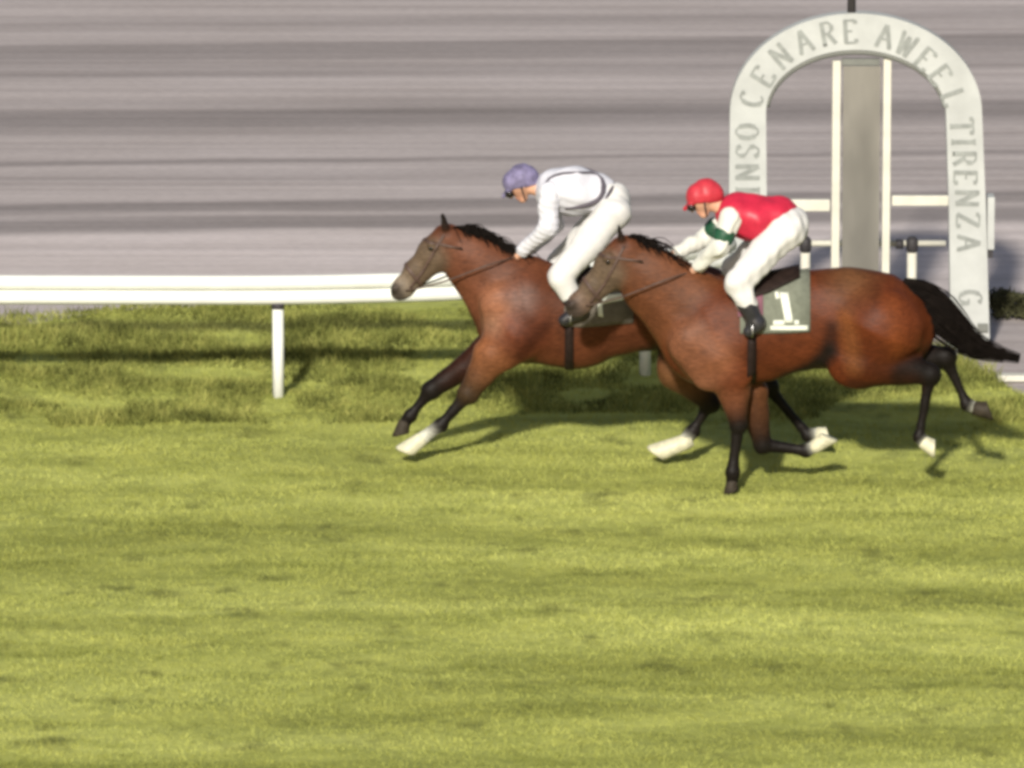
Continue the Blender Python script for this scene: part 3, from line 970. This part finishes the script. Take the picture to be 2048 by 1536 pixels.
# ---- second horse (near side)
CHASE = dict(
    centre=(1560, 880), body_col=lin(80, 40, 21), neck_col=lin(86, 51, 31),
    torso=[(1405, 690, 78), (1440, 672, 100), (1520, 660, 100), (1612, 640, 92), (1690, 636, 97), (1755, 648, 98), (1790, 660, 78)],
    neck=[(1408, 650, 90), (1372, 618, 80), (1312, 568, 65), (1262, 522, 47)],
    head=[(1250, 504, 34), (1229, 536, 38), (1190, 576, 27), (1160, 608, 23), (1153, 616, 21)], head_col=[BAY, GRY, GRY, lin(96, 78, 66), MUZ],
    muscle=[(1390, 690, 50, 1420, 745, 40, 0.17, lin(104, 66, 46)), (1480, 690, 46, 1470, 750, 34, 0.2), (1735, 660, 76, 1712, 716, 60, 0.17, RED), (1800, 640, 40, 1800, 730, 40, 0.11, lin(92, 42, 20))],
    ear=(1237, 452), eye=(1216, 520), nostril=(1141, 612),
    legs=[
        dict(off=-0.12, pts=[(1440, 712, 64), (1466, 778, 34), (1476, 850, 17), (1465, 945, 12), (1464, 966, 11)], col=[lin(104, 64, 43), lin(100, 60, 40), BLK, BLK, BLK], toe=(1461, 988)),
        dict(off=0.12, pts=[(1450, 712, 58), (1502, 785, 34), (1524, 890, 17), (1612, 901, 12), (1632, 892, 13)], col=[BAYD, lin(84, 52, 32), BLK, BLK, WHT], toe=(1662, 872), pale=True),
        dict(hind=1, off=-0.15, pts=[(1760, 660, 88), (1732, 722, 52), (1860, 748, 21), (1838, 874, 12), (1850, 886, 13)], col=[lin(86, 42, 21), lin(66, 31, 14), BLK, BLK, WHT], toe=(1872, 900), pale=True),
        dict(hind=1, off=0.13, pts=[(1770, 660, 86), (1752, 716, 56), (1890, 715, 21), (1934, 808, 13), (1954, 817, 14)], col=[BAYD, BLK, BLK, BLK, WHT], toe=(1984, 823)),
    ],
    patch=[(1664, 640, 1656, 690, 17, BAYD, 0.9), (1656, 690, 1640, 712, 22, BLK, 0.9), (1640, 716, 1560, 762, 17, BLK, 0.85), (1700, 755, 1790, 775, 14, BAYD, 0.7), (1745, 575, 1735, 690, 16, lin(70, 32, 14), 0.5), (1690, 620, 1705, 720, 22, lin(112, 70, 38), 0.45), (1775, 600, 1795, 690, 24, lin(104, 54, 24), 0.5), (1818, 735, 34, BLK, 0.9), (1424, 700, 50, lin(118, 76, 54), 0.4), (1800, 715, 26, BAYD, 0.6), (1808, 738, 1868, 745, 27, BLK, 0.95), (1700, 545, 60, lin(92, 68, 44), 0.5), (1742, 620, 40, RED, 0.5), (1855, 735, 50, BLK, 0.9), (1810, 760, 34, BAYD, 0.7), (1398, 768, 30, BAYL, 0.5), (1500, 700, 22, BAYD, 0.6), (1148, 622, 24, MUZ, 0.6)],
)
lead = Horse('leading bay racehorse with a white sock on its reaching foreleg, under the lilac cap', YH1, LEAD)
chase = Horse('bay racehorse in second place wearing the number 1 saddle cloth, black tail flying', 0.0, CHASE)

lead.mane([(896, 458), (925, 456), (955, 468), (990, 490), (1030, 510)], 0.10, 1)
chase.mane([(1250, 474), (1280, 484), (1312, 506), (1350, 535), (1390, 566), (1420, 580)], 0.10, 1)
chase.tail([(1800, 574), (1832, 592), (1868, 618), (1905, 655), (1950, 692), (2005, 710), (2062, 722)], [14, 26, 33, 30, 21, 12, 5])
lead.tail([(1468, 600), (1500, 618), (1540, 640), (1580, 668), (1620, 690)], [14, 22, 24, 18, 7])

# tack
def tack(h, cloth_cols, cloth_mat, phi, girth_u, girth_v, head):
    cl = h.wrap('saddle_cloth', cloth_cols, phi[0], phi[1], 0.012, cloth_mat)
    h.wrap('girth', [(girth_u - 9, girth_v), (girth_u + 9, girth_v)], 0, 360, 0.008, m_leather, nphi=60, far=101 * h.q)
    br = h.band('bridle', head['nose'][0], head['nose'][1], 0.026, m_leatherb)
    h.strap('cheek_strap', head['cheek'], 5, m_leatherb, parent=br)
    h.band('browband', head['brow'][0], head['brow'][1], 0.018, m_leatherb, parent=br)
    return cl
c1 = tack(lead, [(1128, 625), (1165, 625), (1200, 625), (1235, 622), (1266, 620)], m_clothb, ([-12, -14, -14, -14, -14], 194), 1138, 640,
          dict(nose=((812, 530), (838, 562)), cheek=[(888, 466), (868, 500), (846, 540), (820, 574)], brow=((846, 478), (905, 490))))
c2 = tack(chase, [(1478, 650), (1510, 650), (1540, 648), (1580, 646), (1618, 642)], m_cloth, ([-2, -3, -4, -6, -8], 186), 1502, 665,
          dict(nose=((1170, 560), (1196, 594)), cheek=[(1248, 488), (1228, 528), (1208, 566), (1180, 604)], brow=((1204, 508), (1262, 516))))
chase.decal('number', [[(1560, 592), (1578, 592), (1586, 647), (1570, 647)], [(1550, 592), (1557.5, 591), (1560, 602), (1552, 604)], [(1546, 642), (1569, 642), (1569, 650), (1546, 651)], [(1588.5, 642), (1598, 642), (1598, 650), (1588.5, 650)]], 0.022, m_trim, c2)
chase.decal('trim', [[(1540, 652), (1616, 652), (1616, 661), (1540, 660)]], 0.0205, m_trim, c2, 10)
lead.decal('number', [[(1200, 596), (1250, 590), (1250, 602), (1202, 612)], [(1194, 600), (1204, 598), (1206, 636), (1196, 634)]], 0.022, m_trim, c1)
lead.wrap('saddle', [(1120, 600), (1150, 600), (1180, 600)], 40, 140, lambda a, b_: 0.03 + 0.02 * b_, m_leather, nphi=20, thick=0.014)
chase.wrap('saddle', [(1478, 630), (1505, 630), (1535, 630), (1570, 630), (1598, 630)], [38, 38, 46, 58, 66], [142, 142, 134, 122, 114], lambda a, b_: 0.03 + 0.012 * b_, m_leather, nphi=20, thick=0.014)
chase.wrap('saddle_pad', [(1474, 630), (1498, 630), (1524, 630)], 8, 172, 0.021, m_pad, nphi=24, thick=0.008)

# ------------------------------------------------------------------ jockeys
SKIN = lin(196, 150, 124); SKIND = lin(120, 84, 70)
def jockey(label, H, s):
    Y, q = H.Y, H.q
    A = lambda u, v, o=0: P(u, v, Y + o)
    def M(u, v, off, dx=0.0, dz=0.0):
        """near and far copies of a joint"""
        p = A(u, v, -off)
        return p, Vector((p.x + dx, Y + off, p.z + dz))
    base = A(*s['seat']); base.z = A(*s['foot']).z
    root = empty('person', base)
    tag(root, label, 'person')
    sh = M(*s['shoulder'], 0.17, 0.03); el = M(*s['elbow'], 0.21, *s.get('far_elbow', (0, 0)))
    ha = M(*s['hand'], 0.07); hp = M(*s['hip'], 0.12)
    if 'far_hand' in s:
        p = A(*s['far_hand'], 0.05); ha = (ha[0], p)
        p2 = A(*s['far_elbow_px'], 0.2); el = (el[0], p2)
    kn = M(*s['knee'], s.get('kw', 0.29), 0.0); an = M(*s['ankle'], 0.31, 0.0); to = M(*s['toe'], 0.32, 0.0)
    ch, md, ws = A(*s['chest']), A(*s['mid']), A(*s['waist'])
    pel = A(*s['pelvis'])
    hd = A(*s['head'])
    tk = s.get('bulk', 1)
    torso = [cone(ch, md, 0.135 * tk, 0.14 * tk, SKIN, None, 1.2, 0.06), cone(md, ws, 0.14 * tk, 0.115, SKIN, None, 1.15, 0.06)]
    torso += [cone(sh[0], sh[1], 0.075, 0.075, SKIN, None, 1, 0.06)]
    hips = [cone(ws.lerp(pel, 0.5), pel, 0.1, 0.135, SKIN, None, 1.15, 0.06)] + [cone(hp[i], pel, 0.12, 0.12, SKIN, None, 1, 0.05) for i in (0, 1)]
    thigh = [cone(hp[i], kn[i], 0.118, 0.086, SKIN, None, 1, 0.04) for i in (0, 1)]
    shin_m = [kn[i].lerp(an[i], 0.5) for i in (0, 1)]
    shinu = [cone(kn[i], shin_m[i], 0.082, 0.068, SKIN, None, 1, 0.03) for i in (0, 1)]
    shinl = [cone(shin_m[i], an[i], 0.062, 0.044, SKIN, None, 1, 0.03) for i in (0, 1)]
    foot = [cone(an[i], to[i], 0.044, 0.034, SKIN, None, 1, 0.03) for i in (0, 1)]
    arms = [cone(sh[i], el[i], 0.062, 0.05, SKIN, None, 1, 0.03) for i in (0, 1)] + [cone(el[i], ha[i], 0.05, 0.032, SKIN, None, 1, 0.03) for i in (0, 1)]
    neck = [cone(ch.lerp(hd, 0.35), hd, 0.062, 0.06, SKIN, None, 1, 0.03)]
    fd = Vector((-math.cos(R(s['look'])), 0, -math.sin(R(s['look']))))   # where the face points
    fu = Vector((-fd.z, 0, fd.x)); fu = fu if fu.z > 0 else -fu
    HB = lambda f, u_, l: hd + fd * f + fu * u_ + Vector((0, l, 0))
    head = [cone(HB(-0.03, 0.03, 0), HB(0.02, 0.03, 0), 0.095, 0.09, SKIN, None, 0.82, 0.03),
            cone(HB(0.03, -0.02, 0), HB(0.05, -0.085, 0), 0.066, 0.042, SKIND, SKIN, 0.85, 0.03),
            cone(HB(0.09, 0.012, 0), HB(0.115, -0.03, 0), 0.012, 0.017, SKIN, None, 1, 0.012),
            cone(HB(0.085, -0.062, -0.02), HB(0.085, -0.062, 0.02), 0.012, 0.012, lin(150, 80, 74), None, 1, 0.008),
            cone(HB(0.088, 0.03, -0.045), HB(0.088, 0.03, 0.045), 0.013, 0.013, SKIND, None, 1, 0.012)]
    for sg in (-1, 1):
        head.append(cone(HB(-0.01, 0.01, sg * 0.078), HB(-0.015, -0.03, sg * 0.08), 0.02, 0.013, SKIN, None, 0.5, 0.008))
    hands = []
    for i in (0, 1):
        sg = (-1, 1)[i]
        w_ = ha[i]
        fo = (ha[i] - el[i]).normalized()
        kn0 = w_ + fo * 0.055
        hands.append(cone(w_, kn0, 0.03, 0.034, SKIN, None, 1.15, 0.02))
        for f in range(4):
            o = Vector((0.004 * f, 0, 0.024 - 0.016 * f))
            lat = Vector((0, sg * -1, 0))
            a0 = kn0 + o + fo * 0.015 - lat * 0.012
            a1 = a0 + fo * (0.026 - 0.004 * abs(f - 1)) + lat * 0.022
            a2 = a1 - fo * 0.012 + lat * 0.026
            a3 = a2 - fo * 0.022 + lat * -0.004
            for x0, x1, r0, r1 in ((a0, a1, .0105, .0098), (a1, a2, .0098, .009), (a2, a3, .009, .008)):
                hands.append(cone(x0, x1, r0, r1, SKIN, None, 1, 0.004))
        t0 = w_ + Vector((0, sg * -0.02, 0.028)) + fo * 0.01
        t1 = t0 + fo * 0.035 + Vector((0, sg * -0.016, 0.008)); t2 = t1 + fo * 0.026 + Vector((0, sg * -0.01, -0.012))
        hands += [cone(t0, t1, 0.013, 0.011, SKIN, None, 1, 0.008), cone(t1, t2, 0.011, 0.009, SKIN, None, 1, 0.004)]
    allp = torso + hips + thigh + shinu + shinl + foot + arms + neck + head + hands
    sdf_obj('body', allp, 0.0075, m_skin, root, colour=True, grow=-0.004, smooth=1)
    # silks
    bod = torso[:2] + [cone(ws, ws.lerp(pel, 0.55), 0.118, 0.116, None, None, 1.15, 0.05)] + [cone(sh[0].lerp(ch, 0.3), sh[1].lerp(ch, 0.3), 0.075, 0.075, None, None, 1, 0.06)]
    _, jV, jQ = sdf_obj('jacket', bod, 0.009, s['jacket'], root, grow=0.014, wrinkle=wrinkles(0.006, 0.7, s['seed']))
    for i in (0, 1):
        sl_o, _, _ = sdf_obj('sleeve', [cone(sh[i], el[i], 0.07, 0.055, None, None, 1, 0.03), cone(el[i], el[i].lerp(ha[i], 0.9), 0.055, 0.038, None, None, 1, 0.03)],
                             0.008, s['sleeve'], root, grow=0.013, wrinkle=wrinkles(0.005, 1.0, s['seed'] + 3 + i))
        if s.get('armband'):
            a0, a1 = sh[i].lerp(el[i], 0.62), sh[i].lerp(el[i], 0.7)
            sdf_obj('arm_band', [cone(a0, a1, 0.064, 0.061, None, None, 1, 0.02)], 0.008, m_green, sl_o, grow=0.018)
    # collar and waistband
    bm = bmesh.new()
    def ring(c_, axis, ru, ry, r_):
        axis = axis.normalized(); e1 = axis.cross(Vector((0, 1, 0))).normalized()
        pts = [c_ + e1 * (math.cos(2 * math.pi * k / 24) * ru) + Vector((0, 1, 0)) * (math.sin(2 * math.pi * k / 24) * ry) for k in range(25)]
        add_tube(bm, pts, r_, 6, False)
    ring(ws.lerp(pel, 0.6), pel - ws, 0.134, 0.154, s['band_r'])
    if s.get('hem'):
        for sg in (-1, 1):
            jb = BVHTree.FromPolygons([tuple(v) for v in jV], [tuple(int(i) for i in f) for f in jQ])
            hp_ = []
            for u, v in s['hem']:
                p = A(u, v, -0.15)
                hit = jb.ray_cast(Vector((p.x, Y + sg * 0.6, p.z)), Vector((0, -sg, 0)))
                if hit[0]: hp_.append(hit[0])
            if len(hp_) > 2: add_tube(bm, spline(hp_, 18), [0.008] + [0.011] * 8 + [0.015] + [0.02] * 6 + [0.016, 0.01], 8)
    bm_obj('waistband', bm, m_silkd, root, True)
    if s.get('yoke'):
        bm = bmesh.new()
        c_ = ch.lerp(md, -0.2)
        ring(c_, Vector((1, 0, -0.35)), 0.152, 0.19, 0.013)
        bm_obj('yoke_seam', bm, m_silkd, root, True)
    sdf_obj('breeches', hips + thigh + shinu, 0.009, m_breech, root, grow=0.012, wrinkle=wrinkles(0.005, 0.7, s['seed'] + 9))
    for i in (0, 1):
        heel = an[i] + (an[i] - to[i]).normalized() * 0.05 + Vector((0, 0, -0.025))
        sdf_obj('boot', [cone(shin_m[i].lerp(kn[i], s.get('boottop', 0.1)), an[i], 0.066, 0.05, None, None, 1, 0.03), cone(an[i], to[i], 0.05, 0.036, None, None, 1, 0.03), cone(an[i], heel, 0.046, 0.034, None, None, 1, 0.03)],
                0.008, m_boot, root, grow=0.008, wrinkle=wrinkles(0.0015, 1, 2))
        # stirrup iron with its leather
        bm = bmesh.new()
        mid = an[i].lerp(to[i], 0.55) + Vector((0, 0, -0.05))
        arc = [mid + Vector((0, math.cos(a) * 0.062, math.sin(a) * 0.13)) for a in [math.pi * k / 12 for k in range(13)]]
        add_tube(bm, arc + [arc[0]], 0.007, 6, False)
        st = bm_obj('stirrup', bm, m_steel, root, True)
        bm = bmesh.new()
        top = A(s['seat'][0], s['seat'][1] + 24, (-0.2, 0.2)[i])
        add_tube(bm, [mid + Vector((0, 0, 0.13)), top], 0.01, 6)
        bm_obj('stirrup_leather', bm, m_leatherb, st, True)
    # helmet with peak, goggles
    hs = [cone(HB(-0.04, 0.036, 0), HB(0.015, 0.04, 0), 0.1, 0.094, None, None, 0.86, 0.03),
          cone(HB(-0.075, 0.0, 0), HB(-0.05, 0.02, 0), 0.07, 0.09, None, None, 0.9, 0.04)]
    def hcut(X):
        rel = X - np.array(hd)
        return -(rel @ np.array(fu)) - 0.012 - 0.55 * np.clip(-(rel @ np.array(fd)), -0.05, 0.09)
    hel, _, _ = sdf_obj('helmet', hs, 0.0075, s['cap'], root, grow=0.008, cut=hcut, wrinkle=wrinkles(0.0015, 1.2, 4))
    pk, _, _ = sdf_obj('peak', [cone(HB(0.09, 0.028, -0.05), HB(0.09, 0.028, 0.05), 0.02, 0.02, None, None, 1, 0.02), cone(HB(0.1, 0.03, -0.03), HB(0.155, 0.012, 0), 0.016, 0.009, None, None, 1, 0.03), cone(HB(0.1, 0.03, 0.03), HB(0.155, 0.012, 0), 0.016, 0.009, None, None, 1, 0.03)],
                       0.007, s['cap'], hel)
    bm = bmesh.new()
    add_tube(bm, [HB(0.088, 0.004, -0.062), HB(0.106, 0.008, -0.034), HB(0.112, 0.004, 0), HB(0.106, 0.008, 0.034), HB(0.088, 0.004, 0.062)], [0.026, 0.034, 0.027, 0.034, 0.026], 10)
    bm_obj('goggles', bm, m_eye, root, True)
    bm = bmesh.new()
    add_tube(bm, spline([HB(-0.01, 0.02, -0.088), HB(0.02, -0.05, -0.075), HB(0.045, -0.118, 0), HB(0.02, -0.05, 0.075), HB(-0.01, 0.02, 0.088)], 16), 0.006, 6)
    bm_obj('chin_strap', bm, m_dark, hel, True)
    # reins from the bit to the hands belong to the horse
    bit = s['bit']
    for i in (0, 1):
        bm = bmesh.new()
        a0 = A(*bit, (-0.06, 0.06)[i]); a1 = ha[i] + (ha[i] - el[i]).normalized() * 0.05
        lt = (-1, 1)[i]
        m1 = a0.lerp(a1, 0.35); m1.y = Y + lt * 0.15; m2 = a0.lerp(a1, 0.75) + Vector((0, 0, 0.03)); m2.y = Y + lt * 0.19
        add_tube(bm, spline([a0, m1, m2, a1], 16), 0.007, 6)
        bm_obj('rein', bm, m_leatherb, H.root, True)
    return root

jockey('jockey in pale lilac silks and lilac cap crouched over the leading horse', lead, dict(
    seat=(1150, 545), foot=(1150, 645), shoulder=(1098, 386), elbow=(1096, 456), hand=(1042, 506), far_hand=(1060, 500), far_elbow_px=(1108, 450), hip=(1224, 428), knee=(1122, 553), ankle=(1156, 622), toe=(1128, 640),
    chest=(1112, 382), mid=(1150, 380), waist=(1190, 384), pelvis=(1220, 404), head=(1042, 370), look=38, seed=11, jacket=m_silkw, sleeve=m_silkw, cap=m_capl, bulk=1.12, band_r=0.014, yoke=False, hem=[(1089, 374), (1098, 358), (1122, 349), (1160, 347), (1190, 352), (1206, 366), (1205, 388), (1192, 402), (1164, 411), (1130, 416)], bit=(812, 582), boottop=-0.35))
jockey('jockey in red jacket with white sleeves and red cap on the number 1 horse', chase, dict(
    seat=(1510, 575), foot=(1510, 668), shoulder=(1462, 436), elbow=(1440, 492), hand=(1392, 536), far_hand=(1348, 508), far_elbow_px=(1410, 478), hip=(1570, 462), knee=(1474, 566), ankle=(1512, 648), toe=(1498, 664),
    chest=(1478, 428), mid=(1518, 438), waist=(1556, 432), pelvis=(1576, 450), bulk=1.12, head=(1408, 400), look=30, seed=23, jacket=m_silkr, sleeve=m_sleeve, cap=m_capr, band_r=0.012, armband=True, bit=(1172, 612), boottop=0.0))
